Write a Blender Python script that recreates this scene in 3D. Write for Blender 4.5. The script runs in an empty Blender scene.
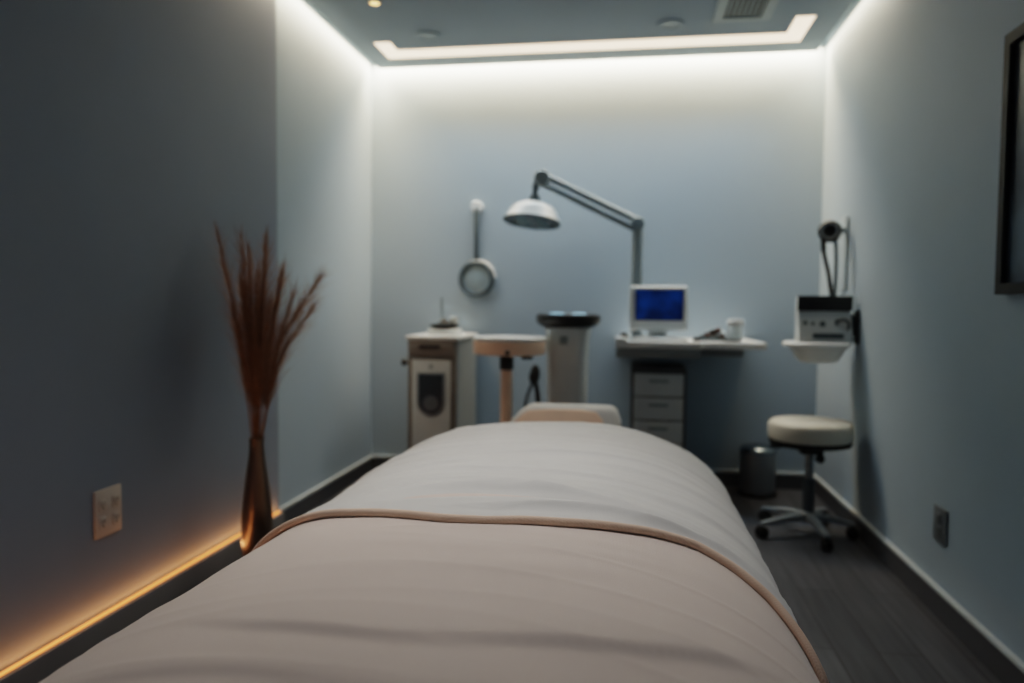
import bpy, bmesh, math, random
from mathutils import Vector, Matrix, noise

random.seed(7)
scene = bpy.context.scene
COL = scene.collection
PI = math.pi
XL, XR, D, HC = -1.733, 1.163, 4.9, 2.684      # room: far left wall, right wall, back wall, ceiling
XP, YP = -1.703, 3.46                            # face and far edge of the near left wall panel

# ------------------------------------------------------------------ materials
def lin(c):
    return tuple((v / 12.92) if v <= 0.04045 else ((v + 0.055) / 1.055) ** 2.4 for v in c)

def mat(name, rgb, rough=0.5, metal=0.0, var=0.04, vscale=8.0, bump=0.0, bscale=60.0,
        emit=None, estr=0.0, stretch=(1, 1, 1), coat=0.0, sheen=0.0):
    m = bpy.data.materials.new(name); m.use_nodes = True
    nt = m.node_tree; b = nt.nodes['Principled BSDF']
    b.inputs['Roughness'].default_value = rough
    b.inputs['Metallic'].default_value = metal
    if coat: b.inputs['Coat Weight'].default_value = coat
    if sheen: b.inputs['Sheen Weight'].default_value = sheen
    tc = nt.nodes.new('ShaderNodeTexCoord'); mp = nt.nodes.new('ShaderNodeMapping')
    mp.inputs['Scale'].default_value = stretch
    nt.links.new(tc.outputs['Object'], mp.inputs['Vector'])
    n = nt.nodes.new('ShaderNodeTexNoise'); n.inputs['Scale'].default_value = vscale
    n.inputs['Detail'].default_value = 4
    nt.links.new(mp.outputs['Vector'], n.inputs['Vector'])
    r = nt.nodes.new('ShaderNodeValToRGB'); L = lin(rgb)
    r.color_ramp.elements[0].position = 0.3; r.color_ramp.elements[1].position = 0.7
    r.color_ramp.elements[0].color = tuple(v * (1 - var) for v in L) + (1,)
    r.color_ramp.elements[1].color = tuple(min(1, v * (1 + var)) for v in L) + (1,)
    nt.links.new(n.outputs['Fac'], r.inputs['Fac'])
    nt.links.new(r.outputs['Color'], b.inputs['Base Color'])
    if bump:
        n2 = nt.nodes.new('ShaderNodeTexNoise'); n2.inputs['Scale'].default_value = bscale
        n2.inputs['Detail'].default_value = 3
        nt.links.new(mp.outputs['Vector'], n2.inputs['Vector'])
        bp = nt.nodes.new('ShaderNodeBump'); bp.inputs['Strength'].default_value = bump
        bp.inputs['Distance'].default_value = 0.01
        nt.links.new(n2.outputs['Fac'], bp.inputs['Height'])
        nt.links.new(bp.outputs['Normal'], b.inputs['Normal'])
    if emit:
        b.inputs['Emission Color'].default_value = lin(emit) + (1,)
        b.inputs['Emission Strength'].default_value = estr
    return m

def floor_mat():
    m = bpy.data.materials.new('dark wood planks'); m.use_nodes = True
    nt = m.node_tree; b = nt.nodes['Principled BSDF']
    tc = nt.nodes.new('ShaderNodeTexCoord'); mp = nt.nodes.new('ShaderNodeMapping')
    mp.inputs['Rotation'].default_value = (0, 0, PI / 2)
    nt.links.new(tc.outputs['Object'], mp.inputs['Vector'])
    br = nt.nodes.new('ShaderNodeTexBrick')
    br.inputs['Scale'].default_value = 1.0
    br.inputs['Brick Width'].default_value = 1.1
    br.inputs['Row Height'].default_value = 0.14
    br.inputs['Mortar Size'].default_value = 0.0025
    br.inputs['Color1'].default_value = lin((0.25, 0.265, 0.29)) + (1,)
    br.inputs['Color2'].default_value = lin((0.32, 0.335, 0.36)) + (1,)
    br.inputs['Mortar'].default_value = lin((0.12, 0.12, 0.13)) + (1,)
    nt.links.new(mp.outputs['Vector'], br.inputs['Vector'])
    mp2 = nt.nodes.new('ShaderNodeMapping'); mp2.inputs['Scale'].default_value = (14, 0.9, 1)
    nt.links.new(tc.outputs['Object'], mp2.inputs['Vector'])
    n = nt.nodes.new('ShaderNodeTexNoise'); n.inputs['Scale'].default_value = 3; n.inputs['Detail'].default_value = 6
    nt.links.new(mp2.outputs['Vector'], n.inputs['Vector'])
    mx = nt.nodes.new('ShaderNodeMix'); mx.data_type = 'RGBA'; mx.blend_type = 'MULTIPLY'
    mx.inputs['Factor'].default_value = 0.7
    r = nt.nodes.new('ShaderNodeValToRGB')
    r.color_ramp.elements[0].position = 0.3; r.color_ramp.elements[0].color = (0.45, 0.45, 0.47, 1)
    r.color_ramp.elements[1].position = 0.72; r.color_ramp.elements[1].color = (1.25, 1.22, 1.2, 1)
    nt.links.new(n.outputs['Fac'], r.inputs['Fac'])
    nt.links.new(br.outputs['Color'], mx.inputs['A']); nt.links.new(r.outputs['Color'], mx.inputs['B'])
    nt.links.new(mx.outputs['Result'], b.inputs['Base Color'])
    b.inputs['Roughness'].default_value = 0.42
    bp = nt.nodes.new('ShaderNodeBump'); bp.inputs['Strength'].default_value = 0.25; bp.inputs['Distance'].default_value = 0.004
    nt.links.new(n.outputs['Fac'], bp.inputs['Height']); nt.links.new(bp.outputs['Normal'], b.inputs['Normal'])
    return m

def fabric_mat(name, rgb, weave=0.15):
    m = mat(name, rgb, 0.85, var=0.025, vscale=5, sheen=0.25)
    nt = m.node_tree; b = nt.nodes['Principled BSDF']
    tc = nt.nodes.new('ShaderNodeTexCoord')
    w1 = nt.nodes.new('ShaderNodeTexWave'); w1.bands_direction = 'X'; w1.inputs['Scale'].default_value = 130
    w2 = nt.nodes.new('ShaderNodeTexWave'); w2.bands_direction = 'Y'; w2.inputs['Scale'].default_value = 130
    for w in (w1, w2):
        w.inputs['Distortion'].default_value = 1.2
        nt.links.new(tc.outputs['Object'], w.inputs['Vector'])
    a = nt.nodes.new('ShaderNodeMath'); a.operation = 'ADD'
    nt.links.new(w1.outputs['Fac'], a.inputs[0]); nt.links.new(w2.outputs['Fac'], a.inputs[1])
    bp = nt.nodes.new('ShaderNodeBump'); bp.inputs['Strength'].default_value = weave; bp.inputs['Distance'].default_value = 0.002
    nt.links.new(a.outputs[0], bp.inputs['Height']); nt.links.new(bp.outputs['Normal'], b.inputs['Normal'])
    return m

def screen_mat():
    m = bpy.data.materials.new('blue screen'); m.use_nodes = True
    nt = m.node_tree; b = nt.nodes['Principled BSDF']
    b.inputs['Base Color'].default_value = (0.01, 0.015, 0.03, 1); b.inputs['Roughness'].default_value = 0.2
    tc = nt.nodes.new('ShaderNodeTexCoord')
    n = nt.nodes.new('ShaderNodeTexNoise'); n.inputs['Scale'].default_value = 9; n.inputs['Detail'].default_value = 2
    nt.links.new(tc.outputs['Object'], n.inputs['Vector'])
    r = nt.nodes.new('ShaderNodeValToRGB')
    r.color_ramp.elements[0].position = 0.35; r.color_ramp.elements[0].color = lin((0.0, 0.09, 0.28)) + (1,)
    r.color_ramp.elements[1].position = 0.75; r.color_ramp.elements[1].color = lin((0.06, 0.27, 0.58)) + (1,)
    nt.links.new(n.outputs['Fac'], r.inputs['Fac']); nt.links.new(r.outputs['Color'], b.inputs['Emission Color'])
    b.inputs['Emission Strength'].default_value = 0.45
    return m

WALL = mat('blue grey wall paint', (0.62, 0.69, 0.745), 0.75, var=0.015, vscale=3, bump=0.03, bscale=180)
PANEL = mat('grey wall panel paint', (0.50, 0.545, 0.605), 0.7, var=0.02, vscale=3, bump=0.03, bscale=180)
CEIL = mat('grey ceiling paint', (0.57, 0.625, 0.665), 0.8, var=0.02, vscale=3)
FLOOR = floor_mat()
BASE = mat('charcoal baseboard', (0.30, 0.31, 0.33), 0.5)
CAP = mat('pale baseboard cap', (0.72, 0.76, 0.78), 0.45)
SHEET = fabric_mat('cream sheet', (0.85, 0.845, 0.83))
BLANKET = fabric_mat('cream blanket', (0.89, 0.83, 0.79))
HEM = fabric_mat('peach hem', (0.92, 0.80, 0.71), 0.3)
WARMTINT = mat('warm bounce tint', (0.95, 0.83, 0.74), 0.6, bump=0.05)  # warm bounce light put into the base colour
WHITE = mat('white plastic', (0.80, 0.83, 0.84), 0.38, coat=0.15)
WHITEM = mat('white laminate', (0.86, 0.88, 0.89), 0.3)
OFFWHITE = mat('off white door', (0.78, 0.81, 0.82), 0.45)
VINYL = mat('cream vinyl', (0.84, 0.83, 0.78), 0.42, bump=0.04, bscale=120)
TAUPE = mat('taupe laminate', (0.50, 0.48, 0.465), 0.5, var=0.08, vscale=4, stretch=(1, 1, 9))
GREYSIDE = mat('grey laminate', (0.52, 0.55, 0.56), 0.5)
DARK = mat('black plastic', (0.075, 0.08, 0.09), 0.4)
DARKG = mat('dark grey metal', (0.30, 0.35, 0.38), 0.4, metal=0.15)
MIDG = mat('grey painted metal', (0.52, 0.58, 0.61), 0.42, metal=0.1)
STEEL = mat('brushed steel', (0.56, 0.60, 0.63), 0.36, metal=0.4, stretch=(1, 1, 30), var=0.08)
CHROME = mat('polished steel', (0.62, 0.66, 0.68), 0.18, metal=1.0)
GLASSD = mat('smoky glass', (0.24, 0.28, 0.32), 0.1, coat=0.4)
MIRROR = mat('mirror glass', (0.62, 0.69, 0.72), 0.3, metal=0.1)
RUBBER = mat('black rubber', (0.06, 0.06, 0.065), 0.7)
BRONZE = mat('dark bronze glaze', (0.48, 0.40, 0.35), 0.28, metal=0.9, coat=0.3)
GRASS = mat('dried grass', (0.60, 0.46, 0.36), 0.8, var=0.25, vscale=30)
STALK = mat('dried stalk', (0.55, 0.37, 0.22), 0.7, var=0.2, vscale=30)  # stalk brown, saturated further to carry the amber strip's glow
FRAME = mat('black picture frame', (0.05, 0.055, 0.06), 0.65)
BROWN = mat('brown bristle', (0.30, 0.21, 0.19), 0.7)
JAR = mat('white jar', (0.80, 0.86, 0.89), 0.25, coat=0.3)
OUTLET = mat('pale outlet plastic', (0.70, 0.68, 0.66), 0.45)
OUTLETG = mat('grey outlet plastic', (0.40, 0.43, 0.46), 0.45)
SCREEN = screen_mat()
LEDW = mat('warm white diffuser', (0.9, 0.88, 0.84), 0.5, emit=(1.0, 0.88, 0.74), estr=2.2)
LEDA = mat('amber led strip', (0.9, 0.6, 0.3), 0.5, emit=(1.0, 0.60, 0.31), estr=1.3)
BULB = mat('warm bulb', (0.9, 0.8, 0.6), 0.4, emit=(1.0, 0.80, 0.48), estr=3.0)
PADLIT = mat('lit pale blue display', (0.4, 0.5, 0.55), 0.3, emit=(0.55, 0.76, 0.86), estr=0.9)
LENS = mat('frosted lamp lens', (0.40, 0.50, 0.53), 0.25, coat=0.3)

def art_mat():
    m = bpy.data.materials.new('dark blue print'); m.use_nodes = True
    nt = m.node_tree; b = nt.nodes['Principled BSDF']; b.inputs['Roughness'].default_value = 0.35
    tc = nt.nodes.new('ShaderNodeTexCoord')
    n = nt.nodes.new('ShaderNodeTexNoise'); n.inputs['Scale'].default_value = 3.2; n.inputs['Detail'].default_value = 3
    nt.links.new(tc.outputs['Object'], n.inputs['Vector'])
    r = nt.nodes.new('ShaderNodeValToRGB')
    r.color_ramp.elements[0].position = 0.42; r.color_ramp.elements[0].color = lin((0.10, 0.13, 0.18)) + (1,)
    r.color_ramp.elements[1].position = 0.68; r.color_ramp.elements[1].color = lin((0.30, 0.37, 0.43)) + (1,)
    nt.links.new(n.outputs['Fac'], r.inputs['Fac']); nt.links.new(r.outputs['Color'], b.inputs['Base Color'])
    return m
ART = art_mat()

# ------------------------------------------------------------------ geometry helpers (world coordinates)
def BM(): return bmesh.new()

def box(bm, x0, x1, y0, y1, z0, z1, bev=0.0, seg=3):
    r = bmesh.ops.create_cube(bm, size=1.0)
    vs = r['verts']
    for v in vs:
        v.co = Vector(((x0 + x1) / 2 + v.co.x * (x1 - x0), (y0 + y1) / 2 + v.co.y * (y1 - y0), (z0 + z1) / 2 + v.co.z * (z1 - z0)))
    if bev:
        es = list({e for v in vs for e in v.link_edges})
        bmesh.ops.bevel(bm, geom=es, offset=bev, segments=seg, profile=0.5, affect='EDGES')
    return bm

def lathe(bm, prof, c, axis=Vector((0, 0, 1)), seg=48, ref=None):
    axis = axis.normalized()
    a = ref if ref is not None else (Vector((1, 0, 0)) if abs(axis.x) < 0.9 else Vector((0, 1, 0)))
    u = (a - axis * a.dot(axis)).normalized(); w = axis.cross(u)
    c = Vector(c); rings = []
    for r, h in prof:
        if r < 1e-5:
            rings.append([bm.verts.new(c + axis * h)])
        else:
            rings.append([bm.verts.new(c + axis * h + (u * math.cos(2 * PI * k / seg) + w * math.sin(2 * PI * k / seg)) * r) for k in range(seg)])
    for A, B in zip(rings[:-1], rings[1:]):
        for k in range(seg):
            k2 = (k + 1) % seg
            if len(A) == 1 and len(B) == 1: continue
            if len(A) == 1: bm.faces.new((A[0], B[k], B[k2]))
            elif len(B) == 1: bm.faces.new((A[k], B[0], A[k2]))
            else: bm.faces.new((A[k], B[k], B[k2], A[k2]))
    return bm

def rod(bm, p, q, r0, r1=None, seg=20):
    p, q = Vector(p), Vector(q); r1 = r0 if r1 is None else r1
    L = (q - p).length
    b = min(r0, r1) * 0.15
    return lathe(bm, [(0, 0), (r0 - b, 0), (r0, b), (r1, L - b), (r1 - b, L), (0, L)], p, q - p, seg)

def tube(bm, pts, rad, seg=10):
    pts = [Vector(p) for p in pts]; n = len(pts)
    rr = rad if isinstance(rad, (list, tuple)) else [rad] * n
    up = None; rings = []
    for i, p in enumerate(pts):
        t = (pts[min(i + 1, n - 1)] - pts[max(i - 1, 0)]).normalized()
        if up is None:
            up = Vector((0, 0, 1)) if abs(t.z) < 0.9 else Vector((1, 0, 0))
        up = (up - t * up.dot(t)).normalized(); w = t.cross(up)
        rings.append([bm.verts.new(p + (up * math.cos(2 * PI * k / seg) + w * math.sin(2 * PI * k / seg)) * rr[i]) for k in range(seg)])
    for A, B in zip(rings[:-1], rings[1:]):
        for k in range(seg):
            bm.faces.new((A[k], B[k], B[(k + 1) % seg], A[(k + 1) % seg]))
    bm.faces.new(rings[0]); bm.faces.new(rings[-1])
    return bm

def spline(ctrl, n=8):
    P = [Vector(c) for c in ctrl]; P = [P[0] * 2 - P[1]] + P + [P[-1] * 2 - P[-2]]
    out = []
    for i in range(1, len(P) - 2):
        for k in range(n):
            t = k / n; a, b, c, d = P[i - 1:i + 3]
            out.append(0.5 * ((2 * b) + (c - a) * t + (2 * a - 5 * b + 4 * c - d) * t * t + (3 * b - a - 3 * c + d) * t ** 3))
    out.append(P[-2]); return out

def prism(bm, poly, mapf, d0, d1, bev=0.0):
    """extrude 2-D outline poly; mapf(u,v,d) -> world point"""
    a = [bm.verts.new(mapf(u, v, d0)) for u, v in poly]
    b = [bm.verts.new(mapf(u, v, d1)) for u, v in poly]
    bm.faces.new(a); bm.faces.new(b)
    n = len(poly)
    for i in range(n): bm.faces.new((a[i], a[(i + 1) % n], b[(i + 1) % n], b[i]))
    bmesh.ops.recalc_face_normals(bm, faces=bm.faces)
    if bev:
        es = [e for e in bm.edges if len(e.link_faces) == 2 and e.calc_face_angle() > 0.6]
        bmesh.ops.bevel(bm, geom=es, offset=bev, segments=2, profile=0.5, affect='EDGES')
    return bm

ORIG = {}
def obj(name, bm, m, parent=None, label=None, ang=40, kind=None, subsurf=0):
    me = bpy.data.meshes.new(name)
    bmesh.ops.recalc_face_normals(bm, faces=bm.faces)
    o = bpy.data.objects.new(name, me); COL.objects.link(o)
    if parent is not None:
        org = ORIG[parent.name]; o.parent = parent
        bmesh.ops.translate(bm, verts=bm.verts, vec=-org)
        ORIG[o.name] = org
    else:
        zs = [v.co for v in bm.verts]
        org = Vector((sum(v.x for v in zs) / len(zs), sum(v.y for v in zs) / len(zs), min(v.z for v in zs)))
        bmesh.ops.translate(bm, verts=bm.verts, vec=-org)
        o.location = org; ORIG[o.name] = org
    bm.to_mesh(me); bm.free()
    me.materials.append(m)
    for p in me.polygons: p.use_smooth = True
    me.set_sharp_from_angle(angle=math.radians(ang))
    if subsurf:
        md = o.modifiers.new('smooth', 'SUBSURF'); md.levels = subsurf; md.render_levels = subsurf
    if label: o['label'] = label
    if kind: o['kind'] = kind
    return o

def thing(name, label, cat, loc, group=None):
    o = bpy.data.objects.new(name, None); COL.objects.link(o)
    o.location = loc; ORIG[o.name] = Vector(loc); o.empty_display_size = 0.05
    o['label'] = label; o['category'] = cat
    if group: o['group'] = group
    return o

def tag(o, label, cat, group=None):
    o['label'] = label; o['category'] = cat
    if group: o['group'] = group
    return o

def fix_part(child, grand):
    """sub-part: parent is a mesh part that sits at its thing's origin"""
    return child

def struct(name, bm, m, label=None, **k):
    return obj(name, bm, m, None, label, kind='structure', **k)

# ------------------------------------------------------------------ room
Y0 = -0.9
struct('floor', box(BM(), XL - 0.1, XR + 0.1, Y0, D + 0.1, -0.06, 0), FLOOR)
struct('wall_back', box(BM(), XL - 0.1, XR + 0.1, D, D + 0.1, 0, 2.86), WALL)
struct('wall_left', box(BM(), XL - 0.1, XL, Y0, D, 0, 2.86), WALL)
struct('wall_right', box(BM(), XR, XR + 0.1, Y0, D, 0, 2.86), WALL)
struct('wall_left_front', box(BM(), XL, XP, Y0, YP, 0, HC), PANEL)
struct('ceiling', box(BM(), XL + 0.085, XR - 0.075, Y0, D - 0.085, HC, HC + 0.03), CEIL)
struct('trim_1', box(BM(), XL - 0.1, XR + 0.1, Y0, D + 0.1, 2.86, 2.92), CEIL)   # soffit above the light cove

HB = 0.108
def baseboard(name, face, cap):
    b = BM(); box(b, *face); o = struct(name, b, BASE)
    c = obj('cap', box(BM(), *cap, bev=0.003, seg=2), CAP, o, label='pale top edge')
    return o
baseboard('baseboard_left', (XL, XL + 0.016, YP, D - 0.016, 0, HB - 0.018), (XL, XL + 0.020, YP + 0.001, D - 0.02, HB - 0.018, HB))
baseboard('baseboard_back', (XL, XR, D - 0.016, D, 0, HB - 0.018), (XL + 0.001, XR - 0.001, D - 0.020, D, HB - 0.018, HB))
baseboard('baseboard_right', (XR - 0.016, XR, Y0, D - 0.016, 0, HB - 0.018), (XR - 0.020, XR, Y0, D - 0.02, HB - 0.018, HB))
b = BM(); box(b, XP, XP + 0.030, Y0, YP, 0, 0.108, bev=0.003)
struct('baseboard_left_front', b, mat('grey baseboard', (0.44, 0.44, 0.45), 0.5))

# amber strip lying on the left front baseboard
led = obj('led_strip', box(BM(), XP + 0.002, XP + 0.016, Y0, YP - 0.01, 0.1085, 0.115, bev=0.002, seg=1), LEDA)
tag(led, 'glowing amber LED strip along the top of the dark baseboard on the left wall', 'light strip')

# U-shaped recessed light channel in the ceiling
ch = thing('ceiling_light_channel', 'wide U-shaped warm white light channel set in the grey ceiling', 'ceiling light', (-0.29, 4.6, HC))
def ushape(x0, x1, y1, w, yl, yr, z0, z1, sl=0.0, sr=0.0):
    poly = [(x0 - sl, yl), (x0, y1), (x1, y1), (x1 - sr, yr), (x1 - w - sr, yr), (x1 - w, y1 - w * 1.45), (x0 + w, y1 - w * 1.45), (x0 + w - sl, yl)]
    return prism(BM(), poly, lambda u, v, d: Vector((u, v, d)), z0, z1)
obj('frame', ushape(-1.524, 0.955, 4.616, 0.118, 4.311, 4.213, HC - 0.004, HC - 0.0005), CEIL, ch)
obj('diffuser', ushape(-1.514, 0.945, 4.606, 0.098, 4.321, 4.223, HC - 0.007, HC - 0.0035), LEDW, ch, label='glowing warm white diffuser')

# air vent
vt = thing('ceiling_vent', 'square grey air vent with dark slats in the ceiling', 'vent', (0.57, 4.08, HC))
fb = BM()
for a in ((0.418, 0.467, 3.79, 4.237), (0.663, 0.712, 3.79, 4.237), (0.467, 0.663, 4.197, 4.237), (0.467, 0.663, 3.79, 3.83)):
    box(fb, *a, HC - 0.012, HC - 0.0005)
obj('frame', fb, mat('vent frame grey', (0.62, 0.67, 0.68), 0.5), vt)
obj('backing', box(BM(), 0.467, 0.663, 3.83, 4.197, HC - 0.003, HC - 0.0005), DARK, vt, label='black opening behind the slats')
sb = BM()
for k in range(7):
    x = 0.483 + k * 0.027
    prism(sb, [(x - 0.003, HC - 0.011), (x + 0.003, HC - 0.011), (x + 0.009, HC - 0.004), (x + 0.004, HC - 0.004)], lambda u, v, d: Vector((u, d, v)), 3.83, 4.197)
obj('slats', sb, MIDG, vt)

def downlight(x, y, r, lit, label):
    t = thing('downlight', label, 'ceiling light', (x, y, HC))
    obj('trim_ring', lathe(BM(), [(r * 0.72, -0.001), (r * 0.72, -0.010), (r * 0.95, -0.010), (r, -0.005), (r, -0.0005)], (x, y, HC)), CEIL if not lit else STEEL, t)
    obj('lens', lathe(BM(), [(0, -0.007), (r * 0.70, -0.007), (r * 0.72, -0.002), (0, -0.002)], (x, y, HC)), BULB if lit else MIDG, t)
downlight(-1.312, 3.755, 0.036, True, 'small lit round warm downlight in the ceiling at upper left')
downlight(-1.17, 4.255, 0.075, False, 'unlit round ceiling disc near the left end of the light channel')
downlight(0.197, 4.255, 0.075, False, 'unlit round ceiling disc beside the air vent')

# ------------------------------------------------------------------ treatment bed
CX, W, YB1, LB, ZB0, HBD, NB, PB = -0.245, 0.578, 2.2, 0.728, 0.420, 0.333, 2.4, 3.06
YN = 0.34
def WL(y): return W + 0.040 * (1 - sstep(0.9, 2.0, y))
HEMP = [(-0.86, 1.50), (-0.80, 1.485), (-0.618, 1.39), (-0.521, 1.326), (-0.439, 1.287), (-0.334, 1.243), (-0.29, 1.234), (-0.26, 1.226), (-0.235, 1.238), (-0.211, 1.243),
        (-0.11, 1.255), (-0.01, 1.285), (0.05, 1.308), (0.129, 1.327), (0.194, 1.31), (0.248, 1.282), (0.282, 1.248), (0.31, 1.215), (0.334, 1.185), (0.40, 1.15)]
HEMP = [(x, y + 0.035 + 0.025 * min(1, max(0, (x + 0.6) / 0.5))) for x, y in HEMP]
def hemy(x):
    if x <= HEMP[0][0]: return HEMP[0][1]
    for (a, ya), (b, yb) in zip(HEMP[:-1], HEMP[1:]):
        if a <= x <= b: return ya + (yb - ya) * (x - a) / (b - a)
    return HEMP[-1][1]
def sstep(a, b, v):
    t = max(0.0, min(1.0, (v - a) / (b - a))); return t * t * (3 - 2 * t)
def ridge(x, y, pts, amp, wf, wn):
    """soft fold: crest along a polyline y(x); gentle far side, steep near side"""
    xs = [p[0] for p in pts]
    if x < xs[0] or x > xs[-1]: return 0.0
    for (a, ya), (b, yb) in zip(pts[:-1], pts[1:]):
        if a <= x <= b:
            yc = ya + (yb - ya) * (x - a) / (b - a); break
    e = sstep(xs[0], xs[0] + 0.22, x) * (1 - sstep(xs[-1] - 0.25, xs[-1], x))
    d = y - yc
    return amp * e * (math.exp(-(d / wf) ** 2) if d > 0 else math.exp(-(d / wn) ** 2))
def wrinkle_near(x, y):
    z = ridge(x, y, [(-0.62, 0.90), (-0.45, 0.845), (-0.25, 0.825), (0.02, 0.888), (0.3, 1.03)], 0.009, 0.09, 0.012)
    z += ridge(x, y, [(-0.75, 0.73), (-0.40, 0.735), (-0.2, 0.70), (0.0, 0.66)], 0.005, 0.09, 0.012)
    z += ridge(x, y, [(-0.60, 1.08), (-0.36, 1.06), (-0.1, 1.10), (0.12, 1.17)], 0.004, 0.05, 0.03)
    z += ridge(x, y, [(-0.5, 1.19), (-0.25, 1.16), (0.0, 1.20), (0.2, 1.25)], 0.003, 0.03, 0.02)
    z += 0.004 * noise.noise(Vector((x * 2.2, y * 7, 3.1)))
    q = y + 0.10 * noise.noise(Vector((x * 1.6, y * 2, 2.2)))
    r = 1 - abs(noise.noise(Vector((x * 0.9, q * 9, 6.6))))
    z += 0.004 * r ** 8 * (0.5 + 0.5 * noise.noise(Vector((x * 3, y * 4, 9.1))))
    return z
def wrinkle_far(x, y):
    q = y + 0.05 * noise.noise(Vector((x * 2.0, y * 1.5, 1.7)))
    m = 0.5 + 0.5 * noise.noise(Vector((x * 2.1 + 4, y * 2.5, 8.0)))
    z = 0.028 * m * noise.noise(Vector((x * 1.3, q * 15, 0.4)))
    z += 0.012 * m * noise.noise(Vector((x * 2.0, q * 32, 5.4)))
    r = 1 - abs(noise.noise(Vector((x * 1.1, q * 11, 2.6))))
    z += 0.011 * r ** 9 * (0.6 + 0.4 * noise.noise(Vector((x * 3 + 2, y * 3, 1.1))))
    z += ridge(x, y, [(-0.72, 1.66), (-0.42, 1.60), (-0.15, 1.56), (0.15, 1.62)], 0.007, 0.05, 0.025)
    z += ridge(x, y, [(-0.45, 1.98), (-0.15, 1.93), (0.2, 1.95), (0.32, 2.02)], 0.006, 0.06, 0.03)
    return z

def dome_rows(path, zlow, off, wr, flare=0.03):
    ts = [(k / 40) ** 0.62 for k in range(41)]
    rows = []
    for (px, py, sx, sy, s) in path:
        row = []
        for t in ts:
            x, y = sx + (px - sx) * t, sy + (py - sy) * t
            z = ZB0 + HBD * max(0.0, 1 - t ** NB) ** (1 / NB)
            fade = 1 - sstep(0.93, 1.0, t)
            row.append(Vector((x, y, z + off + (wr(x, y) * fade))))
        d = Vector((px - sx, py - sy, 0)); d.normalize()
        row = [p + d * off * 0.9 * sstep(0.7, 1.0, t) for p, t in zip(row, ts)]
        for k in range(1, 13):
            f = k / 12
            z = ZB0 + (zlow - ZB0) * f
            wv = 0.012 * f * math.sin(s * 17 + 2 * noise.noise(Vector((s * 3, f, 0)))) + flare * f
            p = Vector((px, py, z)) + d * (wv + off * 0.9); row.append(p)
        rows.append(row)
    return rows
def sheet_mesh(rows):
    bm = BM(); g = [[bm.verts.new(p) for p in r] for r in rows]
    for A, B in zip(g[:-1], g[1:]):
        for i in range(len(A) - 1): bm.faces.new((A[i], A[i + 1], B[i + 1], B[i]))
    bmesh.ops.remove_doubles(bm, verts=bm.verts, dist=0.0004)
    return bm
def end_path(y1, n=90):
    out = []
    for k in range(n + 1):
        a = PI - PI * k / n
        ca, sa = math.cos(a), math.sin(a)
        out.append((CX + W * math.copysign(abs(ca) ** (2 / PB), ca), y1 + LB * abs(sa) ** (2 / PB), CX, y1, 3 + 1.8 * k / n))
    return out
# --- the table under the covers
tb = thing('massage_table', 'massage table hidden under cream covers with its headrest end towards the back wall', 'massage table', (CX, 1.7, 0))
obj('tabletop', box(BM(), CX - 0.36, CX + 0.36, 0.50, 2.75, 0.54, 0.66, bev=0.04), VINYL, tb)
for sx in (-1, 1):
    for y in (0.75, 2.45):
        obj('leg', rod(BM(), (CX + sx * 0.33, y, 0), (CX + sx * 0.31, y, 0.535), 0.022, 0.028), WHITE, tb)
obj('headrest', box(BM(), -0.44, -0.06, 2.70, 3.30, 0.565, 0.617, bev=0.02), VINYL, tb)

# --- blanket over the full table
path = []
ny = 340
for k in range(ny): path.append((CX - WL(YN + (YB1 - YN) * k / ny), YN + (YB1 - YN) * k / ny, CX, YN + (YB1 - YN) * k / ny, k / ny * 3))
ep = end_path(YB1)
left = path + ep
right = [(CX + W, p[1], CX, p[1], 5 + (3 - p[4])) for p in reversed(path)]
bl = obj('blanket', sheet_mesh(dome_rows(left + right, 0.20, 0.0, lambda x, y: wrinkle_near(x, y) * (1 - sstep(1.25, 1.5, y)))), BLANKET, ang=180)
tag(bl, 'plain cream blanket draped over the bed, its near half bare with soft folds', 'blanket')

# --- folded top sheet over the far half, with peach hem
def sheet_rows():
    rows = []
    ts = [(k / 40) ** 0.62 for k in range(41)]
    def column(t, side):
        return None
    nv = 220
    L, R = [], []
    for k in range(nv):
        v = k / nv
        L.append(v); R.append(v)
    def mk(side, v):
        row = []
        for t in ts:
            x = CX + side * (W if side > 0 else WL(1.35 + 0.85 * v)) * t
            hy = hemy(x); y = hy + (YB1 - hy) * v
            z = ZB0 + HBD * max(0.0, 1 - t ** NB) ** (1 / NB)
            edge = sstep(0.0, 0.05, v)
            lift = 0.007 + 0.004 * (1 - sstep(0, 0.12, v))
            p = Vector((x, y, z + lift + wrinkle_far(x, y) * edge * (1 - sstep(0.93, 1.0, t))))
            p.x += side * 0.006 * sstep(0.7, 1.0, t); row.append(p)
        x = CX + side * (W if side > 0 else WL(1.35 + 0.85 * v))
        hy = hemy(x); y = hy + (YB1 - hy) * v
        s = (y - YN) / (YB1 - YN) * 3 if side < 0 else 5 + 3 - (y - YN) / (YB1 - YN) * 3
        for k in range(1, 13):
            f = k / 12
            wv = 0.012 * f * math.sin(s * 17 + 2 * noise.noise(Vector((s * 3, f, 0)))) + 0.03 * f
            row.append(Vector((x + side * (wv + 0.006), y - 0.0 * f, ZB0 + (0.22 - ZB0) * f)))
        return row
    for v in L: rows.append(mk(-1, v))
    er = dome_rows(ep, 0.22, 0.007, lambda x, y: wrinkle_far(x, y))
    rows += er
    for v in reversed(R): rows.append(mk(1, v))
    return rows
srows = sheet_rows()
sh = obj('top_sheet', sheet_mesh(srows), SHEET, ang=180)
tag(sh, 'cream top sheet with a peach hem folded across the far half of the bed', 'bed sheet')
edge = list(reversed(srows[0])) + srows[-1][1:]
hb = BM()
seg = 10; rings = []
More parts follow.
